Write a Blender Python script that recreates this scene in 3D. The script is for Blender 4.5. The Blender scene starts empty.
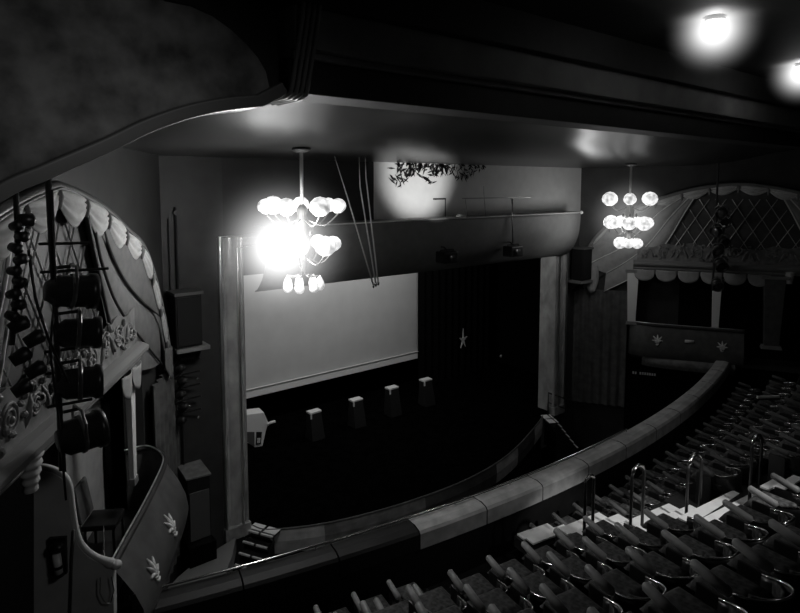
import bpy, bmesh, math, random
from mathutils import Vector, Matrix
random.seed(7)
SC = bpy.context.scene
COL = SC.collection
pi = math.pi

# ------------------------------------------------------------------ camera
F_PX, PX0, PY0 = 600.0, 400.0, 237.0
YAW, PITCH = math.radians(38.7), math.atan(52 / 600.0)
fw = Vector((math.sin(YAW) * math.cos(PITCH), math.cos(YAW) * math.cos(PITCH), -math.sin(PITCH)))
rt = Vector((math.cos(YAW), -math.sin(YAW), 0))
up = rt.cross(fw)
cd = bpy.data.cameras.new('camera'); cam = bpy.data.objects.new('camera', cd); COL.objects.link(cam)
cam.matrix_world = Matrix((( rt.x, up.x, -fw.x, 0), (rt.y, up.y, -fw.y, 0), (rt.z, up.z, -fw.z, 0), (0, 0, 0, 1)))
cd.sensor_fit = 'HORIZONTAL'; cd.sensor_width = 36; cd.lens = F_PX / 800 * 36
cd.shift_y = (PY0 - 306.5) / 800.0
cd.clip_start = .05
SC.camera = cam

def at(px, py, X=None, Y=None, Z=None):
    """the point of the plane X=, Y= or Z= that a sight line from the seat of the photographer meets"""
    d = fw + rt * ((px - PX0) / F_PX) - up * ((py - PY0) / F_PX)
    k = X / d.x if X is not None else Y / d.y if Y is not None else Z / d.z
    return d * k

# ------------------------------------------------------------------ materials
MATS = {}
def mat(name, g, rough=.6, metal=0., noise=0., scale=6., bump=0., emit=0., stretch=None, spec=.4):
    if name in MATS: return MATS[name]
    m = bpy.data.materials.new(name); m.use_nodes = True
    nt = m.node_tree; b = nt.nodes['Principled BSDF']
    c = (g, g, g * .985, 1)
    b.inputs['Base Color'].default_value = c
    b.inputs['Roughness'].default_value = rough; b.inputs['Metallic'].default_value = metal
    b.inputs['Specular IOR Level'].default_value = spec
    if noise or bump:
        tc = nt.nodes.new('ShaderNodeTexCoord'); mp = nt.nodes.new('ShaderNodeMapping')
        nt.links.new(tc.outputs['Object'], mp.inputs['Vector'])
        if stretch: mp.inputs['Scale'].default_value = stretch
        n = nt.nodes.new('ShaderNodeTexNoise'); n.inputs['Scale'].default_value = scale; n.inputs['Detail'].default_value = 5
        nt.links.new(mp.outputs[0], n.inputs['Vector'])
        if noise:
            r = nt.nodes.new('ShaderNodeValToRGB')
            lo, hi = max(0, g * (1 - noise)), g * (1 + noise)
            r.color_ramp.elements[0].position = .3; r.color_ramp.elements[1].position = .7
            r.color_ramp.elements[0].color = (lo, lo, lo * .985, 1); r.color_ramp.elements[1].color = (hi, hi, hi * .985, 1)
            nt.links.new(n.outputs['Fac'], r.inputs['Fac']); nt.links.new(r.outputs[0], b.inputs['Base Color'])
        if bump:
            bp = nt.nodes.new('ShaderNodeBump'); bp.inputs['Strength'].default_value = bump; bp.inputs['Distance'].default_value = .02
            nt.links.new(n.outputs['Fac'], bp.inputs['Height']); nt.links.new(bp.outputs[0], b.inputs['Normal'])
    if emit:
        b.inputs['Emission Color'].default_value = (1, 1, 1, 1); b.inputs['Emission Strength'].default_value = emit
    MATS[name] = m
    return m

M_wall   = mat('wall paint', .04, .55, noise=.18, scale=3)
M_panel  = mat('mottled plaster', .2, .8, noise=.65, scale=3, bump=.3)
M_dark   = mat('dark paint', .03, .6, noise=.2, scale=4)
M_black  = mat('black cloth', .0015, .9, spec=.1)
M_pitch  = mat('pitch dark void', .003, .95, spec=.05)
M_soffit = mat('soffit paint', .03, .3, noise=.12, scale=4)
M_beam   = mat('beam paint', .28, .6, noise=.2, scale=2)
M_mould  = mat('moulding paint', .2, .4)
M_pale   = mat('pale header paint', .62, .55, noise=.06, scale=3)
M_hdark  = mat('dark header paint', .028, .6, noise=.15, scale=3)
M_pelmet = mat('pelmet cloth', .23, .55, noise=.08, scale=6)
M_gold   = mat('gilded moulding', .62, .26, metal=.45, noise=.35, scale=3, stretch=(1, 1, .6))
M_gold2  = mat('dull gilding', .42, .4, metal=.35, noise=.4, scale=5)
M_white  = mat('white trim', .75, .5)
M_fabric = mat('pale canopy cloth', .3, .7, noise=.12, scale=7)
M_fabs   = mat('shaded canopy cloth', .14, .7, noise=.15, scale=7)  # canopy cloth darkened to carry the near side's shade in its colour
M_newel  = mat('newel paint', .6, .5, noise=.1, scale=4)
M_fab2   = mat('pale scallop cloth', .52, .7, noise=.12, scale=9)
M_cord   = mat('pale cord', .75, .5)
M_dcord  = mat('dark cord', .02, .6)
M_lat    = mat('dim panel', .07, .7, noise=.2, scale=6)
M_carve  = mat('carved plaster', .17, .5, noise=.35, scale=7)
M_front  = mat('box front paint', .085, .4, noise=.25, scale=5)
M_crest  = mat('crest paint', .62, .5, noise=.3, scale=25)
M_iron   = mat('black iron', .014, .42, spec=.5)
M_lant   = mat('lantern casing', .03, .33, metal=.3)
M_lens   = mat('lantern lens', .05, .1, spec=.8)
M_brass  = mat('polished brass', .75, .16, metal=1.)
M_brassd = mat('dull brass', .3, .35, metal=.9)
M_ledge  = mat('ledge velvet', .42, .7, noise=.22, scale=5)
M_ledges = mat('ledge face and shaded top', .012, .6, noise=.25, scale=5)
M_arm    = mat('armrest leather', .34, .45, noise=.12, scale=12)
M_armsh   = mat('shaded armrest leather', .10, .5, noise=.12, scale=12)
M_shell  = mat('seat shell', .02, .35)
M_seat   = mat('patterned moquette', .055, .8, noise=.85, scale=22)
M_board  = mat('pale walkway timber', .8, .5, noise=.08, scale=6)
M_carpet = mat('circle carpet', .02, .95, noise=.3, scale=12, spec=.1)
M_apron  = mat('apron panel paint', .2, .6, noise=.35, scale=4)
M_apron2 = mat('lit apron panel', .45, .6, noise=.25, scale=4)
M_apron3 = mat('dark apron panel paint', .08, .6, noise=.3, scale=4)
M_stage  = mat('stage floor paint', .002, .8, spec=0, noise=.4, scale=5)
M_screen = mat('backdrop cloth', .5, .7, noise=.05, scale=2)
M_globe  = mat('lit glass globe', .8, .3, emit=1.6)
M_globe2 = mat('lit glass globe, smaller', .8, .3, emit=.75)
M_hot    = mat('glaring lamp globe', .8, .3, emit=30)
M_spot   = mat('downlight lens', .8, .3, emit=6)
M_chrome = mat('bright gilt bead', .9, .3, metal=.9)
M_part   = mat('partition paint', .36, .6, noise=.15, scale=4)
M_curt   = mat('dark curtain', .1, .85, noise=.3, scale=5)
M_ink    = mat('stencil leaf paint', .012, .7)
M_spk    = mat('loudspeaker grille', .006, .8)
M_spkc   = mat('loudspeaker cabinet', .09, .5)

for m_, e_ in ((M_globe, 1.0), (M_globe2, .6)):
    nt = m_.node_tree; g_ = nt.nodes.new('ShaderNodeNewGeometry'); n_ = nt.nodes.new('ShaderNodeTexNoise'); n_.inputs['Scale'].default_value = 9
    r_ = nt.nodes.new('ShaderNodeMapRange'); r_.inputs['From Min'].default_value = .3; r_.inputs['From Max'].default_value = .7
    r_.inputs['To Min'].default_value = .3 * e_; r_.inputs['To Max'].default_value = 1.3 * e_
    nt.links.new(g_.outputs['Position'], n_.inputs['Vector']); nt.links.new(n_.outputs['Fac'], r_.inputs['Value'])
    nt.links.new(r_.outputs[0], nt.nodes['Principled BSDF'].inputs['Emission Strength'])

# ------------------------------------------------------------------ mesh helpers
class MB:
    def __init__(s): s.bm = bmesh.new()
    def box(s, c, size, rz=0, R=None):
        M = Matrix.Translation(Vector(c)) @ (R.to_4x4() if R else Matrix.Rotation(rz, 4, 'Z')) @ Matrix.Diagonal((*size, 1))
        r = bmesh.ops.create_cube(s.bm, size=1, matrix=M); return s
    def hexa(s, p):       # 8 points: bottom 4, top 4
        v = [s.bm.verts.new(Vector(q)) for q in p]
        for f in ((3,2,1,0),(4,5,6,7),(0,1,5,4),(1,2,6,5),(2,3,7,6),(3,0,4,7)): s.bm.faces.new([v[i] for i in f])
        return s
    def tube(s, pts, r, n=8, cap=True, closed=False):
        pts = [Vector(p) for p in pts]; m = len(pts)
        rs = r if isinstance(r, (list, tuple)) else [r] * m
        rings = []; prev = None
        for i, p in enumerate(pts):
            if closed: t = pts[(i + 1) % m] - pts[i - 1]
            else: t = pts[min(i + 1, m - 1)] - pts[max(i - 1, 0)]
            if t.length < 1e-9: t = Vector((0, 0, 1))
            t.normalize()
            if prev is None: a = t.orthogonal().normalized()
            else:
                a = prev - t * prev.dot(t)
                a = a.normalized() if a.length > 1e-6 else t.orthogonal().normalized()
            prev = a; b = t.cross(a)
            rings.append([s.bm.verts.new(p + (a * math.cos(2*pi*k/n) + b * math.sin(2*pi*k/n)) * rs[i]) for k in range(n)])
        for i in range(m if closed else m - 1):
            A, B = rings[i], rings[(i + 1) % m]
            for k in range(n): s.bm.faces.new((A[k], A[(k+1) % n], B[(k+1) % n], B[k]))
        if cap and not closed:
            s.bm.faces.new(rings[0][::-1]); s.bm.faces.new(rings[-1])
        return s
    def sphere(s, c, r, sx=1, sy=1, sz=1, n=14):
        bmesh.ops.create_uvsphere(s.bm, u_segments=n, v_segments=max(6, n // 2 + 1), radius=r,
                                  matrix=Matrix.Translation(Vector(c)) @ Matrix.Diagonal((sx, sy, sz, 1)))
        return s
    def lathe(s, prof, c=(0, 0, 0), R=None, n=18, a0=0, a1=2*pi):
        """profile of (r, z) turned about the local z axis"""
        c = Vector(c); full = abs(a1 - a0 - 2*pi) < 1e-6
        cnt = n if full else n + 1; rings = []
        for r, z in prof:
            ring = []
            for k in range(cnt):
                a = a0 + (a1 - a0) * k / n
                v = Vector((r * math.cos(a), r * math.sin(a), z))
                if R: v = R @ v
                ring.append(s.bm.verts.new(c + v))
            rings.append(ring)
        for A, B in zip(rings, rings[1:]):
            for k in range(n):
                j = (k + 1) % cnt
                s.bm.faces.new((A[k], A[j], B[j], B[k]))
        return s
    def grid(s, fn, nu, nv):
        V = [[s.bm.verts.new(Vector(fn(i / nu, j / nv))) for j in range(nv + 1)] for i in range(nu + 1)]
        for i in range(nu):
            for j in range(nv): s.bm.faces.new((V[i][j], V[i+1][j], V[i+1][j+1], V[i][j+1]))
        return s
    def prism(s, poly, vec):
        """polygon of 3d points pushed along vec"""
        vec = Vector(vec); A = [s.bm.verts.new(Vector(p)) for p in poly]; B = [s.bm.verts.new(Vector(p) + vec) for p in poly]
        n = len(A); s.bm.faces.new(A[::-1]); s.bm.faces.new(B)
        for i in range(n): s.bm.faces.new((A[i], A[(i+1) % n], B[(i+1) % n], B[i]))
        return s
    def strip(s, rows):
        """rows of point lists with equal counts, skinned"""
        V = [[s.bm.verts.new(Vector(p)) for p in r] for r in rows]
        for A, B in zip(V, V[1:]):
            for k in range(len(A) - 1): s.bm.faces.new((A[k], A[k+1], B[k+1], B[k]))
        return s
    def build(s, name, m, parent=None, smooth=False, bevel=0, solid=0):
        bmesh.ops.remove_doubles(s.bm, verts=s.bm.verts, dist=1e-5)
        if bevel:
            es = [e for e in s.bm.edges if len(e.link_faces) == 2 and e.calc_face_angle(0) > .6]
            bmesh.ops.bevel(s.bm, geom=es, offset=bevel, segments=2, affect='EDGES', profile=.6, clamp_overlap=True)
        bmesh.ops.recalc_face_normals(s.bm, faces=s.bm.faces)
        me = bpy.data.meshes.new(name)
        if parent is not None:
            base = parent
            off = Vector((0, 0, 0))
            while base is not None: off += base.location; base = base.parent
            bmesh.ops.translate(s.bm, verts=s.bm.verts, vec=-off)
        s.bm.to_mesh(me); s.bm.free()
        me.materials.append(m)
        if smooth:
            for p in me.polygons: p.use_smooth = True
        o = bpy.data.objects.new(name, me); COL.objects.link(o)
        if parent is not None: o.parent = parent
        if solid:
            md = o.modifiers.new('thick', 'SOLIDIFY'); md.thickness = solid; md.offset = 0
        if smooth and bevel == 0:
            pass
        return o

def tag(o, label, cat, group=None, kind=None):
    if label: o['label'] = label
    if cat: o['category'] = cat
    if group: o['group'] = group
    if kind: o['kind'] = kind
    return o
def thing(name, loc, label, cat, group=None):
    o = bpy.data.objects.new(name, None); COL.objects.link(o); o.location = Vector(loc); o.empty_display_size = .1
    return tag(o, label, cat, group)
def struct(o): o['kind'] = 'structure'; return o
def copy_tree(o, parent=None):
    c = o.copy(); COL.objects.link(c)
    if parent is not None: c.parent = parent
    for ch in list(o.children): copy_tree(ch, c)
    return c
def lerp(a, b, t): return a + (b - a) * t
def poly_at(pts, u):
    """point at share u of the arc length of a polyline of tuples"""
    L = [0]
    for a, b in zip(pts, pts[1:]): L.append(L[-1] + math.dist(a, b))
    d = u * L[-1]
    for i in range(len(pts) - 1):
        if d <= L[i+1] + 1e-9:
            k = (d - L[i]) / max(1e-9, L[i+1] - L[i]); return tuple(lerp(a, b, k) for a, b in zip(pts[i], pts[i+1]))
    return pts[-1]
def smooth_poly(pts, n=24):
    """Catmull-Rom through tuples"""
    out = []; m = len(pts) - 1
    for k in range(n + 1):
        x = k / n * m; i = min(int(x), m - 1); f = x - i
        p0, p1, p2, p3 = pts[max(i-1, 0)], pts[i], pts[i+1], pts[min(i+2, m)]
        out.append(tuple(.5 * (2*b + (c-a)*f + (2*a-5*b+4*c-d)*f*f + (3*b-a-3*c+d)*f**3) for a, b, c, d in zip(p0, p1, p2, p3)))
    return out

W = 19.3; XC = W / 2
STAGE = -6.9; PIT = -8.3

# S frame: the splayed side walls that carry the boxes. t runs from the proscenium towards the circle, n into the house
def S(side, t, n, z):
    x = 3.37 - .516 * t + .857 * n; y = 10.8 - .857 * t - .516 * n
    return Vector((x if side == 'L' else W - x, y, z))

def onS(px, py, side='L', n=0):
    """(t, z) where a sight line meets the side-wall plane at offset n"""
    d = at(px, py, Y=1); nx, ny = .857, -.516; k0 = n + 3.37 * nx + 10.8 * ny
    if side == 'L': k = k0 / (d.x * nx + d.y * ny); x = k * d.x
    else: k = (k0 - W * nx) / (-d.x * nx + d.y * ny); x = W - k * d.x
    return ((x - 3.37) * -.516 + (k * d.y - 10.8) * -.857, k * d.z)
def onT(px, py, t):
    """(n, z) where a sight line meets the cross plane t of the near side wall"""
    d = at(px, py, Y=1); k = (t - 3.37 * .516 - 10.8 * .857) / (-.516 * d.x - .857 * d.y)
    return ((k * d.x - 3.37) * .857 + (k * d.y - 10.8) * -.516, k * d.z)

# ------------------------------------------------------------------ the setting
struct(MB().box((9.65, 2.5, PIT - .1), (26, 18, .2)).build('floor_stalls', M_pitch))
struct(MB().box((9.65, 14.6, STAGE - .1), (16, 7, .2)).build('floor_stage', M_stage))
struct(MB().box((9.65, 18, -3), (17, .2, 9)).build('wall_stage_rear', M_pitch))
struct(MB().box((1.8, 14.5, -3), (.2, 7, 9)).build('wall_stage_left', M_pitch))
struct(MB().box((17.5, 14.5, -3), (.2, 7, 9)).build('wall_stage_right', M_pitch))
struct(MB().box((9.65, 14.6, .8), (16, 7, .2)).build('ceiling_stage', M_pitch))
struct(MB().box((-1.3, 4.5, -3), (.2, 17, 11)).build('wall_left', M_pitch))
struct(MB().box((W + 1.3, 4.5, -3), (.2, 17, 11)).build('wall_right', M_dark))
struct(MB().box((9.65, -3, -3), (22, .2, 11)).build('wall_rear', M_dark))
struct(MB().box((9.65, 1.3, 2.35), (22, 8.6, .2)).build('ceiling', M_dark))

# soffit between the great beam and the proscenium, coved
prof = smooth_poly([(6.15, .97), (6.7, .86), (7.4, .68), (8.2, .57), (9.4, .54), (11.05, .52)], 20)
mb = MB(); mb.strip([[(x, y, z) for x in (-.9, 3, 6, 9.65, 13, 16, 20.2)] for y, z in prof]); struct(mb.build('ceiling_cove', M_soffit, smooth=True))
struct(MB().box((9.65, 8.8, 2.3), (22, 7, .15)).build('ceiling_over_cove', M_dark))

# the great beam: stepped fascia, arched haunch on the near side
def beam_box(name, y0, y1, z0, z1, m, x0=3.0, x1=19.9):
    return struct(MB().box(((x0+x1)/2, (y0+y1)/2, (z0+z1)/2), (x1-x0, y1-y0, z1-z0)).build(name, m, bevel=.015))
beam_box('trim_beam_1', 5.6, 6.15, .95, 1.30, M_dark)
beam_box('trim_beam_2', 5.52, 6.15, 1.30, 1.37, M_mould if False else M_beam)
beam_box('trim_beam_3', 5.40, 6.15, 1.37, 1.78, M_beam)
beam_box('trim_beam_4', 5.25, 6.15, 1.78, 2.25, M_dark)

arch = [at(*p, Y=5.6) for p in ((-45, 232), (0, 203), (50, 179), (111, 152), (150, 133), (189, 119), (225, 111), (262, 107))]
arch2 = [(p.x, p.z) for p in arch]
arch2 = smooth_poly([(-.9, -1.1), (-.2, -.72)] + arch2[1:], 36) + [(3.0, .93)]
# spandrel wall above the arch
mb = MB(); mb.prism([(x, 5.75, z + .05) for x, z in arch2] + [(3.0, 5.75, 2.3), (-.9, 5.75, 2.3)], (0, .4, 0)); struct(mb.build('wall_arch_spandrel', M_dark))
# mottled plaster field on the spandrel
edge = [at(*p, Y=5.7) for p in ((135, -12), (165, 2), (190, 7), (212, 17), (230, 30), (245, 44), (257, 58), (265, 72), (269, 90))]
fld = [(p.x, p.z) for p in edge]
mb = MB(); mb.prism([(x, 5.68, z + .06) for x, z in arch2 if x < fld[-1][0]] + [(x, 5.68, z) for x, z in fld[::-1]] + [(fld[0][0] - .5, 5.68, 2.26), (-.9, 5.68, 2.26)], (0, .07, 0))
struct(mb.build('trim_plaster_field', M_panel))
# moulded rib along the arch
mb = MB(); rows = []
for i, (x, z) in enumerate(arch2):
    a = arch2[max(i-1, 0)]; b = arch2[min(i+1, len(arch2)-1)]
    tx, tz = b[0]-a[0], b[1]-a[1]; l = math.hypot(tx, tz) or 1; nx, nz = -tz/l, tx/l
    sec = [(0, .55), (0, -.03), (.012, -.045), (.10, -.02), (.112, -.03), (.125, .0), (.13, .12)]
    rows.append([(x + nx*h, 5.6 + d, z + nz*h) for h, d in sec])
mb.strip(rows); struct(mb.build('trim_arch_rib', M_mould, smooth=True))
# bundle of reeds that ends the beam: up the face and back under the soffit
for k in range(4):
    x = 3.0 + .06 * k
    pts = [(x, 6.15, .90), (x, 5.62, .90), (x, 5.52, .93), (x + .01, 5.50, 1.0), (x + .03, 5.36, 1.5), (x + .06, 5.2, 2.25)]
    struct(MB().tube(pts, .024, 8).build('trim_reed', M_mould, smooth=True))

# proscenium wall: side panels, header, architrave
YP = 11.0
struct(MB().box((3.55, YP + .15, -3.7), (1.9, .3, 8.7)).build('wall_proscenium_left', M_wall))
struct(MB().box((W - 3.55, YP + .15, -3.7), (1.9, .3, 8.7)).build('wall_proscenium_right', M_wall))
xs = 8.05
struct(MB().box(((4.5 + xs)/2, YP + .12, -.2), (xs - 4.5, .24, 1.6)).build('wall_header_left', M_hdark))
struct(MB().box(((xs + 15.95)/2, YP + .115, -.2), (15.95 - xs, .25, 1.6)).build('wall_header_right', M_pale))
struct(MB().box((9.65, YP + .35, -1.2), (10.4, .3, 1.2)).build('wall_header_lower', M_black))
def pillar(side):
    t = thing('proscenium_pillar', ((4.75 if side == 'L' else W - 4.75), YP, STAGE - .1),
              'fluted gilded proscenium pillar glinting beside the bright chandelier' if side == 'L' else 'gilded proscenium pillar seen across the dark stage, by the far curtain', 'pillar', 'proscenium pillars')
    f = (lambda x: x - .14) if side == 'L' else (lambda x: W - x + .42)
    z0, z1 = STAGE - .1, -1.0
    # shaft: reeded profile
    prof = [(4.5, .02), (4.5, -.10), (4.53, -.12), (4.56, -.10), (4.57, -.05), (4.63, -.04)]
    for k in range(1, 9): prof.append((4.63 + .03 * k, -.05 - .05 * math.sin(pi * k / 8.0)))
    prof += [(4.9, -.03), (4.93, -.08), (4.97, -.09), (5.0, -.06), (5.0, .5), (4.97, .5)]
    MB().strip([[(f(x), YP + d, z0) for x, d in prof], [(f(x), YP + d, z1) for x, d in prof]]).build('shaft', M_gold, t)
    MB().tube([(f(4.52), YP - .11, z0), (f(4.52), YP - .11, z1 + .03), (f(5.35), YP - .11, z1 + .03)], .03, 8).build('outer_bead', M_chrome, t, smooth=True)
    MB().tube([(f(4.86), YP - .12, z0), (f(4.86), YP - .12, z1 - .2), (f(5.3), YP - .12, z1 - .2)], .02, 8).build('inner_bead', M_chrome, t, smooth=True)
    MB().box((f(4.95), YP + .1, z1 - .08), (.9, .22, .17)).build('lintel_end', M_gold2, t, bevel=.02)
    MB().box((f(4.75), YP + .02, z0 + .13), (.53, .32, .26)).build('plinth', M_gold2, t, bevel=.02)
pillar('L'); pillar('R')

# ------------------------------------------------------------------ pelmet (coved header in front of the opening)
t = thing('stage_pelmet', (9.65, 10.6, -2.0), 'long grey coved pelmet hung across the top of the stage opening', 'pelmet')
pp = smooth_poly([(10.30, -.80), (10.31, -1.1), (10.36, -1.45), (10.5, -1.78), (10.72, -2.02), (10.85, -2.08)], 16)
mb = MB(); mb.strip([[(x, y, z) for x in (5.05, 7, 9, 11, 13, 14.95)] for y, z in pp]); mb.build('cove', M_pelmet, t, smooth=True, solid=.02)
MB().box((10, 10.58, -.79), (9.9, .56, .03)).build('top_board', M_pelmet, t)
MB().prism([(14.95, y, z) for y, z in pp] + [(14.95, 10.86, -2.08), (14.95, 10.86, -.8)], (.02, 0, 0)).build('end_cap', M_pelmet, t)
MB().tube([(5.05, 10.29, -.79), (14.97, 10.29, -.79)], .016, 8).build('edge_bead', M_white, t, smooth=True)
MB().sphere((14.97, 10.28, -.79), .05).build('end_knob', M_white, t, smooth=True)

# two small lanterns on the pelmet
def small_lantern(px, py, label, rod):
    c = at(px, py, Y=10.15)
    t = thing('stage_lantern', c, label, 'lantern', 'small lanterns on the pelmet')
    R = Matrix.Rotation(math.radians(62), 3, 'X') @ Matrix.Rotation(.25, 3, 'Y')
    MB().box(c, (.46, .3, .27)).build('body', M_iron, t, bevel=.03)
    MB().lathe([(.0, .02), (.085, .02), (.1, .0), (.1, -.1), (.085, -.12)], c + Vector((-.06, -.14, -.02)), Matrix.Rotation(pi/2, 3, 'X')).build('lens_hood', M_lant, t, smooth=True)
    MB().tube([c + Vector((-.2, 0, 0)), c + Vector((-.2, 0, .17)), c + Vector((.2, 0, .17)), c + Vector((.2, 0, 0))], .014, 6).build('yoke', M_iron, t)
    MB().box(c + Vector((.06, -.156, .03)), (.1, .01, .06)).build('badge', M_brassd, t)
    MB().tube([c + Vector((0, 0, .16)), c + Vector((0, .1, .22)), Vector((c.x, 10.45, c.z + .22))], .016, 6).build('bracket', M_iron, t)
    if rod:
        top = Vector((c.x + .05, 10.24, -.35))
        MB().tube([c + Vector((.05, .05, .16)), Vector((c.x + .05, 10.24, -.75)), top], .016, 6).build('drop_rod', M_brassd, t, smooth=True)
small_lantern(447, 257, 'small black stage lantern clamped low on the grey pelmet, without a drop rod', False)
small_lantern(513, 251, 'small black stage lantern hanging on a thin drop rod before the pelmet', True)

# rods and wires standing on the pelmet top, hatch, stencil on the pale header
a, b = at(465, 217, Y=10.3), at(530, 197, Y=10.3)
z = at(490, 198, Y=10.25).z
t = thing('rod_rail', (at(490, 198, Y=10.25).x, 10.25, -.78), 'thin pale horizontal rail on uprights above the pelmet', 'rail')
x0, x1 = at(432, 198, Y=10.25).x, at(530, 198, Y=10.25).x
MB().tube([(at(462, 199, Y=10.25).x, 10.25, z), (x1, 10.25, z)], .012, 6).build('rail', M_brassd, t)
for px in (468, 486, 514): MB().tube([(at(px, 198, Y=10.25).x, 10.25, -.78), (at(px - 3, 198, Y=10.25).x, 10.25, z + (.3 if px == 486 else 0))], .010, 6).build('upright', M_brassd, t)
c = at(439, 209, Y=11.0)
t = thing('header_hatch', c + Vector((0, 0, -.25)), 'small square hatch with a dark top edge in the pale wall above the pelmet', 'hatch')
MB().box(c + Vector((0, .02, -.02)), (.36, .03, .5)).build('door', M_pale, t, bevel=.005)
MB().box(c + Vector((0, -.0, .25)), (.42, .05, .04)).build('head_strip', M_hdark, t)
MB().box(c + Vector((.2, -.0, 0)), (.02, .04, .5)).build('side_strip', M_hdark, t)
c = at(464, 215, Y=10.4)
tag(MB().lathe([(.0, .07), (.07, .065), (.12, .03), (.13, 0), (0, 0)], Vector((c.x, 10.5, -.775)), n=16).build('small_dome_lamp', M_white, smooth=True), 'small white dome lamp sitting on the pelmet top', 'lamp')
# stencilled sprays of dark leaves: one flat decoration
mb = MB(); rnd = random.Random(3)
for k in range(300):
    u = rnd.random(); px = 390 + 94 * u
    env = 31 * (1 - .35 * u) * (.6 + .4 * math.sin(u * 9 + 1) ** 2)
    py = 158 + env * rnd.random() ** 1.2
    c = at(px, py, Y=11.02); a = rnd.uniform(-1.3, 1.3) + (0 if rnd.random() < .5 else pi / 2)
    L, w = rnd.uniform(.06, .15) * (1 if u < .62 else .75), rnd.uniform(.018, .034) * (1 if u < .62 else .75)
    dx, dz = math.cos(a), math.sin(a)
    poly = [(c.x - dx*L, 10.98, c.z - dz*L), (c.x - dz*w, 10.98, c.z + dx*w), (c.x + dx*L, 10.98, c.z + dz*L), (c.x + dz*w, 10.98, c.z - dx*w)]
    vs = [mb.bm.verts.new(p) for p in poly]; mb.bm.faces.new(vs)
o = mb.build('leaf_stencil', M_ink); tag(o, 'dark leafy stencil sprayed along the top of the pale wall above the stage', 'stencil', kind='stuff')

# three slanting wires with a weight near the bright chandelier
bot = at(375, 285, Y=9.6)
for (px, py), g in (((348, 199), 0), ((360, 186), 1), ((366, 178), 2)):
    top = at(px, py, Y=9.6); top = bot + (top - bot) * 1.0
    b2 = bot + Vector((.04 * (g - 1) + .02 * g, .0, .02 * g))
    ceil = Vector((top.x - (b2.x - top.x) * .05, 9.6, .55))
    o = thing('slanting_wire', b2, ('thin bright wire leaning furthest of three beside the lit chandelier', 'thin bright wire between two others, right of the lit chandelier',
              'thin bright wire hanging most upright of three beside the pale header wall')[g], 'wire', 'slanting wires before the stage')
    MB().tube([b2, top, ceil] if g else [b2, top, Vector((top.x - .3, 9.6, .55))], [.017, .014, .004], 6).build('wire', M_white, o, smooth=True)
    MB().lathe([(0, -.06), (.02, -.05), (.024, 0), (.012, .04)], b2, n=8).build('ferrule', M_brass, o, smooth=True)

# ------------------------------------------------------------------ stage
sc = at(414, 352, Y=15.5)
x0, x1 = 6.4, at(414, 352, Y=15.5).x; zb = at(336, 372, Y=15.5).z
t = thing('backdrop_screen', ((x0+x1)/2, 15.5, zb), 'large plain grey screen hanging above the stage floor', 'screen')
MB().box(((x0+x1)/2, 15.5, zb/2 + .1), (x1-x0+1.2, .04, -zb + .2), 0).build('cloth', M_screen, t)
t2 = thing('screen_batten', ((x0+x1)/2, 15.44, zb), 'white batten along the foot of the grey screen', 'batten')
MB().box(((x0+x1+.25)/2, 15.42, zb - .02), (x1-x0+1.4+.25, .05, .24)).build('board', M_white, t2, bevel=.01)
MB().tube([(x0-.5, 15.38, zb + .11), (x1 + .35, 15.38, zb + .11)], .02, 6).build('pipe', M_white, t2)
tag(MB().grid(lambda u, v: (lerp(x1, 16.6, u), 15.3 + .07 * math.sin(u * 70), lerp(STAGE, .5, v)), 90, 4).build('black_stage_curtain', M_black, smooth=True), 'black stage curtain hanging beside the grey screen', 'curtain')
for k, (px, py) in enumerate(((315, 412), (357, 400), (393, 388), (427, 380))):
    c = at(px, py, Z=-6.05); c.y = 13.85; c.x = at(px, py, Y=13.85).x; zt = at(px, py, Y=13.85).z
    t = thing('floor_monitor', (c.x, c.y, STAGE), ('small black box with a pale top on the dark stage, closest to the white machine', 'small black pale-topped box on the stage, second from the white machine',
        'small black pale-topped box on the stage, third from the white machine', 'small black box with a pale top on the stage, farthest from the white machine')[k], 'monitor', 'row of small boxes on the stage')
    h = zt - STAGE
    MB().hexa([(c.x-.2, c.y-.2, STAGE), (c.x+.2, c.y-.2, STAGE), (c.x+.2, c.y+.2, STAGE), (c.x-.2, c.y+.2, STAGE),
               (c.x-.17, c.y-.05, zt-.03), (c.x+.17, c.y-.05, zt-.03), (c.x+.17, c.y+.17, zt-.03), (c.x-.17, c.y+.17, zt-.03)]).build('cabinet', M_spk, t, bevel=.01)
    MB().box((c.x, c.y + .06, zt), (.36, .22, .05)).build('top_cap', M_white, t, bevel=.008)
    MB().box((c.x - .16, c.y - .07, zt - .07), (.04, .03, .14)).build('corner_strip', M_white, t)
# white machine on stage
c0 = at(262, 446, Z=STAGE); yq = c0.y
def Q(px, py, d=0): p = at(px, py, Y=yq + d); return p
t = thing('white_stage_machine', c0, 'white angular machine with a small handle standing on the dark stage by the pillar', 'machine')
out = [Q(243, 415), Q(264, 412.5), Q(268.5, 423), Q(266, 431), Q(262.5, 446.5), Q(255, 447.5), Q(243, 440)]
MB().prism(out, (.05, .4, 0)).build('casing', M_white, t, bevel=.015)
MB().tube([Q(267, 424.5), Q(271, 422.5), Q(275, 421.5)], [.045, .04, .04], 8).build('handle', M_white, t, smooth=True)
MB().prism([Q(256.5, 432, -.012), Q(262, 432, -.012), Q(261, 444, -.012), Q(256, 445, -.012)], (0, .01, 0)).build('panel', M_iron, t)
MB().prism([Q(257.3, 438.5, -.03), Q(260.5, 438.2, -.03), Q(260, 442.8, -.03), Q(257.2, 443.4, -.03)], (0, .015, 0)).build('display', M_crest, t)
MB().prism([Q(244, 432, -.012), Q(254.5, 432, -.012), Q(254.5, 446.5, -.012), Q(244, 440, -.012)], (0, .01, 0)).build('side_flap', M_spkc, t)
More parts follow.
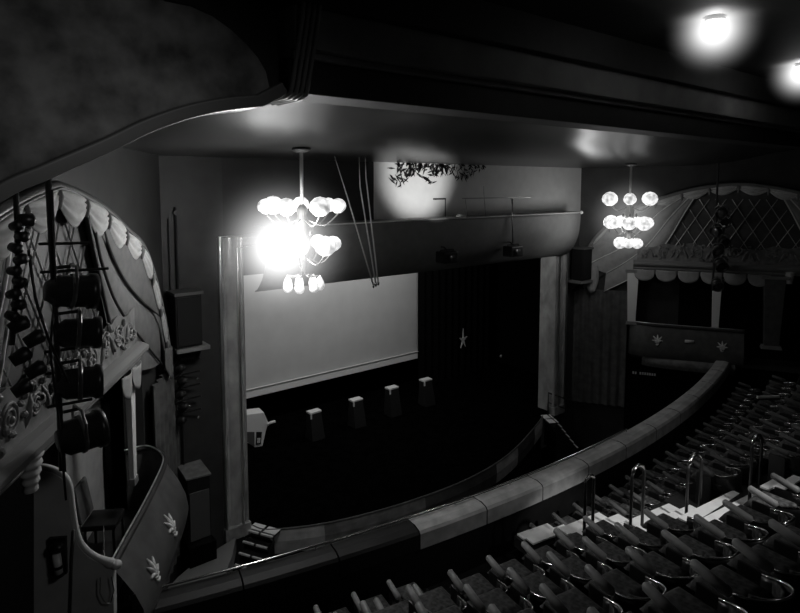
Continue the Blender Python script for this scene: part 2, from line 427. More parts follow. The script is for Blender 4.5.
# star ornament and faint specks on the black curtain
c = at(463, 340, Y=15.1)
star = []
for k in range(10):
    r = (.34 if k % 2 == 0 else .09) * (1.25 if k == 0 else 1); a = pi/2 + k * pi/5
    star.append((c.x + .62 * r * math.cos(a), 15.08, c.z + r * math.sin(a)))
tag(MB().prism(star, (0, .03, 0)).build('star_ornament', M_crest), 'small pale five-pointed star ornament on the black stage curtain', 'star')
c = at(501, 356, Y=15.1)
tag(MB().sphere(c, .06, 1, .5, 1).build('curtain_lamp', M_crest, smooth=True), 'tiny pale speck low on the black stage curtain', 'lamp')

# apron with curved front of separate panels
ap = [(4.95, 10.98), (5.16, 10.63), (6.13, 10.14), (7.3, 9.83), (8.45, 9.67), (9.6, 9.62), (10.87, 9.75), (12.04, 10.06), (13.2, 10.5), (14.1, 10.88), (14.28, 10.98)]
apS = smooth_poly(ap, 60)
struct(MB().prism([(x, y + .02, STAGE - .06) for x, y in apS] + [(14.28, 11.3, STAGE - .06), (4.95, 11.3, STAGE - .06)], (0, 0, .05)).build('floor_apron', M_stage))
t = thing('stage_apron', (9.6, 10.2, PIT), 'curved stage front of painted panels edging the dark pit', 'stage front')
cuts = [270, 325, 380, 427, 462, 495, 517, 533, 544, 552]
mid = [M_apron2, M_apron, M_apron, M_apron3, M_apron3, M_apron2, M_apron3, M_apron2, M_apron3]  # pale entries paint in the light that falls on some panels
def ax_at(px):
    best = min(range(len(apS)), key=lambda i: abs(proj(apS[i][0], apS[i][1], STAGE)[0] - px)); return best
def proj(x, y, z):
    v = Vector((x, y, z)); d = v.dot(fw); return PX0 + F_PX * v.dot(rt) / d, PY0 - F_PX * v.dot(up) / d
for k in range(9):
    lo, hi = ax_at(cuts[k]), ax_at(cuts[k+1])
    if hi <= lo: hi = lo + 1
    seg = apS[lo:hi+1]
    mb = MB(); mb.strip([[(x, y, STAGE - .52), (x, y - .03, STAGE - .25), (x, y, STAGE - .03)] for x, y in seg]); mb.build('panel', mid[k], t, solid=.03)
MB().tube([(x, y - .01, STAGE - .01) for x, y in apS], .022, 6).build('nosing', M_apron3, t)
mb = MB(); mb.strip([[(x, y + .04, PIT), (x, y + .04, STAGE - .52)] for x, y in apS]); mb.build('skirt', M_pitch, t)

# steps from stage to stalls on both sides
def steps(side):
    f = (lambda x: x) if side == 'L' else (lambda x: W - x)
    t = thing('pass_steps', (f(4.7), 10.6, PIT), 'dark steps with white tread edges going down from the stage beside the near pillar' if side == 'L' else 'dim steps with pale tread edges below the far pillar', 'steps')
    d = Vector((-.88, -.47, 0)); w = Vector((.47, -.88, 0))
    top = Vector((4.84, 10.93, STAGE))
    for k in range(6):
        o = top + d * (.13 * k) + Vector((0, 0, -.165 * k))
        L = .58 if k else .62
        c = o + w * (L / 2)
        P = lambda q: Vector((f(q.x), q.y, q.z))
        def slab(c0, a, l, h0, h1): # a depth along d, l along w
            q = [c0 - w*l/2, c0 + w*l/2, c0 + w*l/2 + d*a, c0 - w*l/2 + d*a]
            return [P(x + Vector((0, 0, h0))) for x in q] + [P(x + Vector((0, 0, h1))) for x in q]
        MB().hexa(slab(c - d*.2, .26, L, -.05, -.01)).build('tread', M_iron, t)
        for s0, s1 in (((.0, .44), (.54, .98))):
            pass
        for s0, s1 in ((.0, .45), (.55, 1.0)):
            cc = o + w * (L * (s0 + s1) / 2)
            if k == 0: MB().hexa(slab(cc - d*.22, .2, L * (s1 - s0), -.008, .0)).build('white_tread', M_white, t)
            MB().hexa(slab(cc + d*.035, .035, L * (s1 - s0), -.03, .004)).build('edge_strip', M_white, t)
    for sd in (0, .6):
        b = top + w * sd
        q = [b - d*.2, b + d*.8, b + d*.8 + Vector((0, 0, -1.4)), b - d*.2 + Vector((0, 0, -1.4))]
        MB().prism([P(b + Vector((0, 0, -.06))), P(b + d*.75 + Vector((0, 0, -1.0))), P(b + d*.75 + Vector((0, 0, -1.38))), P(b + Vector((0, 0, -1.38)))], (.02, 0, 0)).build('stringer', M_iron, t)
steps('L'); steps('R')
# far hand rail beside the far steps
p = [at(548, 412, Z=STAGE), at(548, 393, Y=at(548, 412, Z=STAGE).y)]
q = Vector((p[0].x + .75, p[0].y - .45, 0))
t = thing('step_handrail', p[0], 'black handrail leaning over the dim steps by the far pillar', 'handrail')
zt = p[1].z
MB().tube([p[0] + Vector((.0, 0, -.1)), Vector((p[0].x, p[0].y, zt)), Vector((q.x, q.y, zt - .33)), Vector((q.x, q.y, STAGE - .9))], .028, 8).build('rail', M_iron, t)
MB().tube([Vector((p[0].x, p[0].y, zt - .3)), Vector((q.x, q.y, zt - .65))], .016, 6).build('mid_bar', M_iron, t)

# ------------------------------------------------------------------ side boxes
RIMP = {'L': [(165, 375), (164, 350), (155, 300), (140, 250), (122, 230), (100, 209), (75, 194), (50, 185)],
        'R': [(585, 287), (584, 266), (591, 244), (608, 225), (632, 209), (655, 200), (690, 190), (722, 185)]}
CORDP = {'L': [[(155, 316), (136, 300), (120, 281), (106, 254), (97, 226)], [(158, 364), (146, 350), (126, 325), (110, 301), (96, 262), (88, 223)], [(125, 372), (114, 350), (104, 322), (95, 282), (86, 243), (80, 213)]],
         'R': [[(588, 264), (604, 256), (620, 248), (642, 229), (662, 210), (690, 192)], [(606, 273), (628, 260), (648, 244), (670, 217), (692, 194)], [(604, 291), (632, 277), (650, 262), (668, 240), (683, 215), (695, 196)]]}
CURV = {}
for sd in 'LR':
    TC = 4.1
    cs = [smooth_poly([onS(*p, sd) for p in RIMP[sd]] + [(TC, 0.02)] if sd == 'R' else [onS(*p, sd) for p in RIMP[sd]], 40)]
    for c_ in CORDP[sd]: cs.append(smooth_poly([onS(*p, sd) for p in c_], 40))
    CURV[sd] = cs
def side_name(side, l, r): return l if side == 'L' else r

def box_side(side):
    s = lambda t, n, z: S(side, t, n, z)
    CS = CURV[side]; RIMS = CS[0]; TM = RIMS[-1][0]; RIMF = RIMS + [(2 * TM - a, b) for a, b in RIMS[::-1][1:]]; INN = CS[3]
    nm = 'left' if side == 'L' else 'right'
    # wall above cornice, wall by the stage, wall beyond
    mb = MB(); mb.prism([s(-.6, -.12, -3.4), s(-.6, -.12, 2.2), s(8.2, -.12, 2.2), s(8.2, -.12, -2.3), s(1.3, -.12, -2.3), s(1.3, -.12, -3.4)], s(0, -.3, 0) - s(0, 0, 0)); struct(mb.build('wall_box_upper_' + nm, M_wall))
    mb = MB(); mb.prism([s(-.6, -.12, PIT), s(-.6, -.12, -3.4), s(1.3, -.12, -3.4), s(1.3, -.12, PIT)], s(0, -.3, 0) - s(0, 0, 0)); struct(mb.build('wall_box_end_' + nm, M_wall if side == 'L' else M_dark))
    tq = onS(68, 500, 'L', -.7)[0]
    mb = MB(); mb.prism([s(.2, -.7, PIT), s(.2, -.7, -2.2), s(tq, -.7, -2.2), s(tq, -.7, PIT)], s(0, -.2, 0) - s(0, 0, 0)); struct(mb.build('wall_box_back_' + nm, M_part if side == 'L' else M_dark))
    mb = MB(); mb.prism([s(tq, -.7, PIT), s(tq, -.7, -2.2), s(8.2, -.7, -2.2), s(8.2, -.7, PIT)], s(0, -.2, 0) - s(0, 0, 0)); struct(mb.build('wall_box_beyond_' + nm, M_pitch))  # rest of the back wall, its darkness put into the colour
    mb = MB(); mb.prism([s(1.45, -.69, -5.2), s(6, -.69, -5.2), s(6, .2, -5.2), s(1.45, .0, -5.2)], (0, 0, .1)); struct(mb.build('floor_box_' + nm, M_dark))
    # ---- canopy
    t = thing('tent_canopy', s(4, 0, -2.2), side_name(side, 'arched tent canopy with scalloped pale fringe over the near box, in shade', 'swagged tent canopy lit pale by the far chandelier, over the far box'), 'canopy', 'tent canopies over the boxes')
    mb = MB(); mb.prism([s(a, -.02, b) for a, b in RIMF] + [s(2 * TM - RIMS[0][0], -.02, -2.25), s(1.2, -.02, -2.25)], s(0, -.08, 0) - s(0, 0, 0))
    mb.build('backing', M_lat if side == 'R' else M_wall, t)
    rm = MB().tube([s(a, .06, b) for a, b in RIMF], .05, 8).build('rim', M_front if side == 'L' else M_mould, t, smooth=True)
    MB().tube([s(a, .11, b - .03) for a, b in RIMF], .016, 6).build('bead', M_mould, rm, smooth=True)
    # lattice
    la = MB()
    for k in range(-6, 9):
        for sg in (1, -1):
            pts = []
            for z in (-2.2, -.4):
                tt = TM + k * .42 + sg * (z + 1.3) * .62
                pts.append((tt, z))
            (t0, z0), (t1, z1) = pts
            seg = []
            for j in range(25):
                tt, zz = lerp(t0, t1, j/24), lerp(z0, z1, j/24)
                lim = min(INN, key=lambda q: abs(q[1] - zz))[0]
                if lim + .05 < tt < 2 * TM - lim - .05: seg.append(s(tt, .012, zz))
            if len(seg) > 2: la.tube([seg[0], seg[-1]], .011, 4)
    la.build('lattice', M_gold2, t)
    # two gathered curtains
    for half in (0, 1):
        g = (lambda a: a) if half == 0 else (lambda a: 2 * TM - a)
        def fn(u, v):
            x = u * 3; i = min(2, int(x)); f = x - i
            a = poly_at(CS[i], v); b = poly_at(CS[i+1], v)
            return s(g(lerp(a[0], b[0], f)), .03 + .05 * math.sin(pi * f) * (.35 + .65 * math.sin(pi * min(1, v * .8 + .1))), lerp(a[1], b[1], f) - .03 * math.sin(pi * f))
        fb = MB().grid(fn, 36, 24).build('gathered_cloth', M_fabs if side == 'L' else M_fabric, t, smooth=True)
        for q in (1, 2, 3):
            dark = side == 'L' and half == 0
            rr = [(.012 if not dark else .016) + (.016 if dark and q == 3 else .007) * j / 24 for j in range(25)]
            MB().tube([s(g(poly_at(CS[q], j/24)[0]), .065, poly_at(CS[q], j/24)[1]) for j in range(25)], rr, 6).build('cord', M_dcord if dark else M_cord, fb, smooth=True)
        # tails at the foot of the gathered cloth
        tb = RIMS[0][0]
        for k, (tt, w, L, z0) in enumerate(((tb + .2, .42, .85, -2.45),) if side == 'R' else ((tb + .14, .3, .55, -2.75),)):
            def tail(u, v):
                x = (u - .5) * w * (.75 + .5 * v - .35 * v * v); zz = z0 - v * L * (1 - abs(2*u-1)**2.5 * .45)
                return s(g(tt + x), .09 + .06 * math.cos((u - .5) * pi) + .015 * math.sin(u * 18), zz)
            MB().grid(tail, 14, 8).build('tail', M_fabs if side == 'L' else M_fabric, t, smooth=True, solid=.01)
    # scalloped fringe under the rim
    n = 16
    for k in range(n):
        u0, u1 = k / n, (k + 1) / n
        def sc(u, v):
            a = poly_at(RIMF, lerp(u0, u1, u)); sz = (.42 + .58 * min(1, abs(lerp(u0, u1, .5) - (0 if lerp(u0, u1, .5) < .5 else 1)) * 2.6)) * (1 if side == 'L' else .7); d = .04 + .36 * sz * v * (.35 + .65 * math.sin(pi * u))
            return s(a[0], .07 + .07 * sz * math.sin(pi * u) * math.sin(pi * (.25 + .7 * v)) + .012 * math.sin(v * 18), a[1] - d)
        MB().grid(sc, 12, 14).build('scallop', M_fab2, t, smooth=True, solid=.008)
        a = poly_at(RIMF, u1)
        if k < n - 1: MB().tube([s(a[0], .08, a[1] - .03), s(a[0], .1, a[1] - .12), s(a[0], .08, a[1] - .24)], [.02, .032, .016], 8).build('tassel', M_mould, t, smooth=True)
    # ---- cornice with carved frieze and scalloped valance
    t = thing('box_cornice', s(4, .1, -2.45), side_name(side, 'heavy moulded cornice with carved scrollwork above the near box', 'pale moulded cornice with rounded valance above the far box'), 'cornice', 'cornices of the boxes')
    t0, t1 = (2.15 if side == 'L' else 1.42), 6.9
    prof = [(-.12, -2.5), (.10, -2.5), (.13, -2.46), (.12, -2.42), (.2, -2.38), (.24, -2.33), (.24, -2.28), (.17, -2.24), (.1, -2.22), (-.12, -2.22)]
    mb = MB(); mb.strip([[s(t0, n_, z) for n_, z in prof], [s(t1, n_, z) for n_, z in prof]]); mb.build('moulding', M_mould, t)
    mb = MB(); mb.prism([s(t0, n_, z) for n_, z in prof], s(.02, 0, 0) - s(0, 0, 0)); mb.build('end_block', M_mould, t)
    top = []
    for k in range(41):
        tt = lerp(t0 + .1, t1, k/40); top.append((tt, -1.92 + .2 * abs(math.sin((tt - 1.5) * 1.15)) ** .6 + .04 * math.sin(tt * 9)))
    mb = MB(); mb.prism([s(a, .03, b) for a, b in top] + [s(t1, .03, -2.22), s(t0 + .1, .03, -2.22)], s(0, .06, 0) - s(0, 0, 0))
    rnd = random.Random(11)
    for k in range(85):
        tt, zz, a0, L, sg = rnd.uniform(t0 + .15, t1 - .1), rnd.uniform(-2.17, -1.74), rnd.uniform(0, 2*pi), rnd.uniform(.07, .17), rnd.choice((-1, 1))
        pts = []; x_, z_, an = tt, zz, a0
        for j in range(8):
            pts.append(s(x_, .10 + .012 * math.sin(j / 7 * pi), z_)); x_ += math.cos(an) * L / 7; z_ += math.sin(an) * L / 7; an += sg * (.25 + .09 * j)
        mb.tube(pts, [.008 + .022 * math.sin(pi * (j + .6) / 8) for j in range(8)], 6)
    mb.build('frieze', M_carve, t)
    rnd = random.Random(5)
    for k in range(11):
        tt = t0 + .35 + k * .46; r = .15 if k % 2 else .11; sg = 1 if k % 2 else -1
        pts = []
        for j in range(40):
            a = j / 39 * 4.2 * pi; rr = r * (1 - .75 * j / 39)
            pts.append(s(tt + sg * rr * math.cos(a + .5), .09 + .01 * j / 39, -2.0 + .04 * (k % 3) + rr * math.sin(a + .5)))
        sc_ = MB().tube(pts, [.02 - .008 * j / 39 for j in range(40)], 7).build('scroll', M_carve, t, smooth=True)
        MB().sphere(s(tt, .10, -2.0 + .04 * (k % 3)), .035).build('boss', M_carve, sc_, smooth=True)
        lf = [s(tt + .2 + .13 * q * sg, .08 + .02 * math.sin(q * pi), -2.14 + .3 * q) for q in (0, .33, .66, 1)]
        MB().tube(lf, [.012, .035, .03, .006], 7).build('acanthus_leaf', M_carve, t, smooth=True)
    nv = 6; wv = (5.0 - t0) / nv if side == 'R' else .42
    for k in range(nv if side == 'R' else 2):
        a0 = t0 + .02 + k * wv
        def val(u, v):
            d = v * (.10 + .24 * math.sqrt(max(0, 1 - (2*u - 1)**2)))
            return s(a0 + u * wv * .97, .12 + .05 * math.sin(pi * u) * (1 - .4 * v), -2.5 - d)
        MB().grid(val, 14, 6).build('valance_scallop', M_fabric, t, smooth=True, solid=.012)
    # swagged bracket where the cornice meets the partition (striped swag)
    mb = MB(); rows = []
    for j in range(25):
        v = j / 24; r = .15 * (1 - .55 * v) * (1 + .10 * math.sin(v * 34))
        rows.append([s(5.45 + r * math.cos(a), .1 + r * .8 * math.sin(a), -2.3 - .42 * v) for a in [2*pi*q/16 for q in range(17)]])
    mb.strip(rows); mb.build('swag_bracket', M_fab2, t, smooth=True)
    # ---- columns
    for k, (tt, w) in enumerate(((2.42, .15),) if side == 'L' else ((1.42, .26), (3.68, .2), (5.1, .42))):
        base = s(tt, -.02, -4.2)
        lab = {('L', 0): 'pale tapered post under the near cornice at the stage end', ('L', 1): 'slim pale post in the middle of the near box', ('L', 2): 'broad pilaster at the circle end of the near box',
               ('R', 0): 'pale tapered post at the stage end of the far box', ('R', 1): 'slim pale post in the middle of the far box opening', ('R', 2): 'broad dim pilaster closing the far box'}[(side, k)]
        c = thing('box_post', base, lab, 'post', 'posts of the boxes')
        zt, zb = -2.54, (-4.2 if k < 2 else -4.6)
        def col(hw, z): return [s(tt - hw, .04 - hw*.5, z), s(tt + hw, .04 - hw*.5, z), s(tt + hw, .04 + hw*.5, z), s(tt - hw, .04 + hw*.5, z)]
        MB().hexa(col(w * .42, zb) + col(w * .62, zt - .06)).build('shaft', M_white if k < 2 else M_front, c, bevel=.012)
        MB().hexa(col(w * .8, zt - .07) + col(w * .85, zt + .02)).build('capital', M_mould, c, bevel=.01)
        MB().hexa(col(w * .62, zb) + col(w * .55, zb + .1)).build('foot', M_mould, c, bevel=.01)
    # ---- parapet: bombe front, rail, crests
    t = thing('box_parapet', s(2.9, .3, -4.75), side_name(side, 'dark bulging box front with two pale crests, near the photographer', 'grey box front across the house with two pale crests and a small plate'), 'box front', 'box fronts')
    fl = 1 if side == 'L' else .45
    path = smooth_poly([(1.5, -.34), (1.36, -.12), (1.42, .05), (1.68, .25), (2.04, .36), (3.0, .40), (3.8, .40), (4.4, .40)], 35)
    path = [(a, b * (1 if b < 0 else fl)) for a, b in path]
    rows = []
    for a, b in path:
        k = max(0, min(1, (b + .2) / (.55 * fl + .01))) * (1.0 if side == 'L' else .42)
        rows.append([s(a, b + d * k, z) for d, z in ((0, -4.17), (.03, -4.22), (.12, -4.35), (.22, -4.5), (.30, -4.68), (.33, -4.85), (.30, -5.0), (.2, -5.1))])
    mb = MB(); mb.strip(rows); fp = mb.build('front_panel', M_front, t, smooth=True)
    MB().tube([s(a, b, -4.15) for a, b in path], .04, 8).build('rail', M_dcord if False else M_dark, t, smooth=True)
    MB().tube([s(a + .02, b - .02, -4.1) for a, b in path], .012, 8).build('brass_rail', M_chrome, t, smooth=True)
    for q in (10, 18, 26, 34):
        a, b = path[q]; MB().tube([s(a + .02, b - .02, -4.16), s(a + .02, b - .02, -4.1)], .008, 6).build('rail_stanchion', M_brassd, t)
    def crest(tc, zc, r, what):
        a = min(path[8:], key=lambda q: abs(q[0] - tc)); kk = (1.0 if side == 'L' else .42)
        def P(x, z):
            d = poly_at([(-4.17, 0), (-4.22, .03), (-4.35, .12), (-4.5, .22), (-4.68, .30), (-4.85, .33), (-5.0, .30)], 0)
            pr = [(-4.17, 0), (-4.22, .03), (-4.35, .12), (-4.5, .22), (-4.68, .30), (-4.85, .33), (-5.0, .30)]
            for (z0, d0), (z1, d1) in zip(pr, pr[1:]):
                if z1 <= z <= z0: dd = lerp(d0, d1, (z0 - z) / (z0 - z1)); break
            else: dd = .5
            return s(tc + x, a[1] + dd * kk + .015, z)
        mb = MB()
        if what == 'plate':
            mb.prism([P(-.12, zc - .04), P(.12, zc - .04), P(.12, zc + .04), P(-.12, zc + .04)], s(0, .02, 0) - s(0, 0, 0))
        else:
            for ang, L in ((0, 1.05), (.38, 1.0), (-.38, 1.0), (.8, .75), (-.8, .75)):
                pts = []
                for j in range(9):
                    v = j / 8; bend = ang * (1 + .6 * v)
                    pts.append(P(math.sin(bend) * L * r * v, zc - .35 * r + math.cos(bend) * L * r * v))
                mb.tube(pts, [r * (.04 + .10 * math.sin(pi * min(1, .15 + .85 * j / 8))) for j in range(9)], 8)
            mb.tube([P(-.33 * r, zc - .38 * r), P(0, zc - .45 * r), P(.33 * r, zc - .38 * r)], .07 * r, 8)
            mb.tube([P(-.2 * r, zc - .6 * r), P(0, zc - .75 * r), P(.2 * r, zc - .6 * r)], .09 * r, 8)
        mb.build('crest' if what != 'plate' else 'plate', M_crest, t, smooth=True)
    crest(2.95 if side == 'L' else 2.15, -4.55, .21, 'feather'); crest(3.85, -4.58, .2, 'feather')
    if side == 'R': crest(3.0, -4.52, .1, 'plate')
    # ---- skirt of the lower box underneath
    if side == 'L':
        zf = -6.95
        pl = [at(*p, Z=zf) for p in ((160, 596), (178, 577), (199, 559), (217, 549), (236, 537), (232, 556), (226, 572), (214, 590), (198, 604))]
        tag(MB().prism([tuple(p) for p in pl], (0, 0, -.3)).build('side_platform', M_mould), 'low grey curved platform between the near box and the pillar foot', 'platform')
    else:
        path2 = smooth_poly([(1.75, .0), (1.9, .12), (2.3, .22), (2.9, .26), (3.5, .28), (4.2, .28)], 24)
        rows = [[s(a, b + k, z) for k, z in ((-.05, -5.1), (.0, -5.12), (.06, -5.2), (.05, -5.32), (-.02, -5.42))] for a, b in path2]
        mb = MB(); mb.strip(rows); tag(mb.build('lower_box_front', M_carve, smooth=True), 'rounded pale ledge of the lower box under the far crested front', 'box front')
    # ---- hanging folds of curtain below the canopy end
    cur = MB().grid(lambda u, v: s(lerp(-.3, 1.3, u), .02 + .04 * math.sin(u * 40), lerp(PIT + 1.5, -3.2, v)), 70, 4)
    tag(cur.build('wall_curtain', M_curt, smooth=True), side_name(side, 'dark hanging curtain beside the near box post', 'dark pleated curtain falling below the lit canopy'), 'curtain', 'side curtains')
    # ---- loudspeakers on the proscenium side wall, light ladder between
    fx = (lambda x: x) if side == 'L' else (lambda x: W - x)
    cx = 3.68
    t = thing('wall_loudspeaker', (fx(cx), 10.8, -2.92), side_name(side, 'black loudspeaker on a pale wall bracket, beside the near canopy', 'black loudspeaker fixed on the far proscenium wall'), 'loudspeaker', 'upper loudspeakers')
    MB().box((fx(cx - .05), 10.71, -2.4), (.47, .4, .94)).build('cabinet', M_spk, t, bevel=.02)
    MB().box((fx(cx - .05), 10.5, -2.4), (.41, .02, .86)).build('grille', M_spk, t)
    MB().box((fx(cx - .05), 10.69, -1.91), (.51, .46, .05)).build('top_board', M_spkc, t)
    MB().box((fx(cx), 10.69, -2.92), (.6, .46, .07)).build('shelf', M_mould, t)
    for q in (-.2, .2): MB().prism([(fx(cx + q), 10.93, -2.95), (fx(cx + q), 10.6, -2.95), (fx(cx + q), 10.93, -3.25)], (.025, 0, 0)).build('bracket', M_iron, t)
    if side == 'R': return
    t = thing('floor_loudspeaker', (fx(3.75), 10.65, -6.55), side_name(side, 'tall dark loudspeaker with a pale slanted top beside the near pillar', 'dark low loudspeaker beside the far pillar'), 'loudspeaker', 'lower loudspeakers')
    z0, z1 = -6.6, -5.3
    MB().hexa([(3.5, 10.5, z0), (3.9, 10.45, z0), (3.9, 10.95, z0), (3.5, 10.95, z0), (3.5, 10.5, z1), (3.9, 10.45, z1), (3.9, 10.95, z1), (3.5, 10.95, z1)]).build('cabinet', M_spk, t, bevel=.015)
    MB().hexa([(3.48, 10.48, z1), (3.92, 10.43, z1), (3.92, 10.97, z1 + .02), (3.48, 10.97, z1 + .02), (3.48, 10.48, z1 + .03), (3.92, 10.43, z1 + .03), (3.92, 10.97, z1 + .1), (3.48, 10.97, z1 + .1)]).build('top_panel', M_carve, t)
    MB().box((fx(3.70), 10.46, -6.0), (.36, .03, .9)).build('grille', M_spkc, t)
    MB().box((fx(3.74), 10.7, (PIT + z0) / 2), (.5, .5, z0 - PIT)).build('stand', M_pitch, t)
    # ladder
    if side == 'L':
        t = thing('light_ladder', (3.62, 10.72, -5.2), 'thin dark pole with short cross arms and tiny lanterns below the wall loudspeaker', 'lighting pole')
        MB().tube([(3.6, 10.965, -.4), (3.6, 10.965, -5.25)], .025, 8).build('pole', M_iron, t)
        MB().tube([(3.47, 10.97, -.6), (3.47, 10.97, -5.2)], .012, 6).build('cable', M_iron, t)
        for k in range(5):
            z = -3.25 - .24 * k
            arm = MB().tube([(3.3, 10.8, z - .05), (3.6, 10.94, z), (3.9, 10.78, z + .07)], .018, 6).build('cross_arm', M_iron, t)
            MB().lathe([(.0, .12), (.06, .11), (.07, -.06), (.085, -.1), (0, -.1)], (3.5 + .05 * (k % 2), 10.68, z - .03), Matrix.Rotation(1.2, 3, 'X'), n=12).build('lantern', M_lant, arm, smooth=True)
            if k in (1, 3, 4): MB().sphere((3.62 + .16 * (k % 3), 10.62, z - .02), .03).build('glint', M_brass, arm, smooth=True)
        MB().tube([(3.6, 10.995, -.5), (3.6, 10.94, -.5)], .04, 8).build('wall_clip', M_iron, t)
box_side('L'); box_side('R')

# dark doorway and partition of the near box with swept capping
s = lambda t, n, z: S('L', t, n, z)
d0, d1 = onS(103, 440, 'L', -.68)[0], onS(123, 440, 'L', -.68)[0]
struct(MB().prism([s(d0, -.68, -5.2), s(d1, -.68, -5.2), s(d1, -.68, -2.4), s(d0, -.68, -2.4)], s(0, .03, 0) - s(0, 0, 0)).build('door_1', M_black))
TP = 4.6
cap = smooth_poly([onT(*p, TP) for p in ((34, 471), (44, 471), (54, 474), (63, 480), (68, 491), (71, 515), (76, 540), (84, 553), (95, 561), (106, 566), (113, 568))], 40)
lo = [onT(*p, TP) for p in ((116, 700), (34, 700))]
t = thing('partition_newel', s(TP, .1, -6.2), 'grey partition with a swept pale capping and scroll end beside the crested box front', 'partition')
MB().prism([s(TP, n, z) for n, z in cap] + [s(TP, n, z) for n, z in lo], s(-.1, 0, 0) - s(0, 0, 0)).build('panel', M_newel, t)
MB().tube([s(TP - .04, n, z + .02) for n, z in cap], [.036] * 33 + [.04, .043, .046, .05, .055, .055, .05, .045], 10).build('capping', M_newel, t, smooth=True)
MB().sphere(s(TP - .04, cap[-1][0] + .02, cap[-1][1] + .01), .06, 1, 1, .8).build('scroll_end', M_newel, t, smooth=True)
eb = [onT(*p, TP + .02) for p in ((74, 530), (72, 560), (70, 620))]
MB().tube([s(TP + .02, n, z) for n, z in eb], .012, 6).build('edge_bead', M_front, t, smooth=True)
# wall lamp on the partition
ln, lz = onT(58, 557, TP + .05)
t = thing('wall_lamp', s(TP, ln, lz), 'small hooded wall lamp with a white glass tube on the grey partition', 'wall lamp')
T0 = TP + .06
MB().prism([s(TP, ln - .09, lz - .2), s(TP, ln + .07, lz - .2), s(TP, ln + .08, lz + .2), s(TP, ln - .09, lz + .2)], s(.04, 0, 0) - s(0, 0, 0)).build('backplate', M_iron, t)
MB().sphere(s(T0, ln + .01, lz + .12), .075, 1.1, 1.1, .8).build('hood', M_lant, t, smooth=True)
MB().tube([s(T0 + .02, ln, lz + .06), s(T0 + .02, ln + .015, lz - .16)], .042, 10).build('glass_tube', M_white, t, smooth=True)
MB().tube([s(T0 + .02, ln + .01, lz - .07), s(T0 + .02, ln + .012, lz - .10)], .046, 10).build('collar', M_iron, t)
MB().tube([s(T0 + .02, ln + .014, lz - .155), s(T0 + .02, ln + .018, lz - .19)], .046, 10).build('end_cap', M_lant, t)
t = thing('wire_bracket', s(4.66, .4, -4.3), 'thin bright wire loop hanging from the capping scroll', 'bracket')
MB().tube([s(4.45, .36, -4.15), s(4.42, .32, -3.95), s(4.2, .25, -3.8)], .006, 6).build('stay', M_brass, t)
MB().tube([s(4.66, .36, -4.1), s(4.66, .35, -4.28), s(4.66, .39, -4.38), s(4.66, .45, -4.4), s(4.66, .49, -4.26), s(4.66, .47, -4.1)], .006, 6).build('loop', M_brass, t)
# chair-like shapes inside near box
for k, (tt, nn) in enumerate(((2.5, -.35),)):
    t = thing('box_chair', s(tt, nn, -5.1), ('dark chair standing inside the near box by the stage end', 'dark chair standing inside the near box by the scroll partition')[k], 'chair', 'chairs in the near box')
    MB().hexa([s(tt-.22, nn-.22, -4.7), s(tt+.22, nn-.22, -4.7), s(tt+.22, nn+.22, -4.7), s(tt-.22, nn+.22, -4.7), s(tt-.22, nn-.22, -4.62), s(tt+.22, nn-.22, -4.62), s(tt+.22, nn+.22, -4.62), s(tt-.22, nn+.22, -4.62)]).build('seat', M_iron, t, bevel=.02)
    MB().hexa([s(tt-.22, nn-.25, -4.6), s(tt+.22, nn-.25, -4.6), s(tt+.22, nn-.2, -4.6), s(tt-.22, nn-.2, -4.6), s(tt-.2, nn-.32, -4.1), s(tt+.2, nn-.32, -4.1), s(tt+.2, nn-.28, -4.1), s(tt-.2, nn-.28, -4.1)]).build('backrest', M_curt, t, bevel=.02)
    for a in (-.19, .19):
        for b in (-.19, .19): MB().tube([s(tt+a, nn+b, -5.1), s(tt+a*.95, nn+b*.95, -4.7)], .018, 6).build('leg', M_iron, t)
# small sign under the far box
c = at(645, 380, Y=8.6)
t = thing('exit_notice', c, 'dim narrow lettered notice on the dark wall under the far box', 'notice')
MB().prism([S('R', 1.45, .05, -5.75), S('R', 2.2, .05, -5.75), S('R', 2.2, .05, -5.60), S('R', 1.45, .05, -5.60)], S('R', 0, -.02, 0) - S('R', 0, 0, 0)).build('board', M_black, t)
mb = MB()
for k in range(10):
    if k == 2: continue
    a = 1.5 + k * .067; mb.prism([S('R', a, .055, -5.715), S('R', a + .045, .055, -5.715), S('R', a + .045, .055, -5.64), S('R', a, .055, -5.64)], S('R', 0, .006, 0) - S('R', 0, 0, 0))
mb.build('lettering', M_crest, t)
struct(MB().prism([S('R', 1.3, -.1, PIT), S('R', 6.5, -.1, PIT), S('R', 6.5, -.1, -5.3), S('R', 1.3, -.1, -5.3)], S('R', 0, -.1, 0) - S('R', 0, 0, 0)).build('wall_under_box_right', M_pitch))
struct(MB().prism([S('L', 1.3, -.1, PIT), S('L', 6.5, -.1, PIT), S('L', 6.5, -.1, -5.3), S('L', 1.3, -.1, -5.3)], S('L', 0, -.1, 0) - S('L', 0, 0, 0)).build('wall_under_box_left', M_pitch))

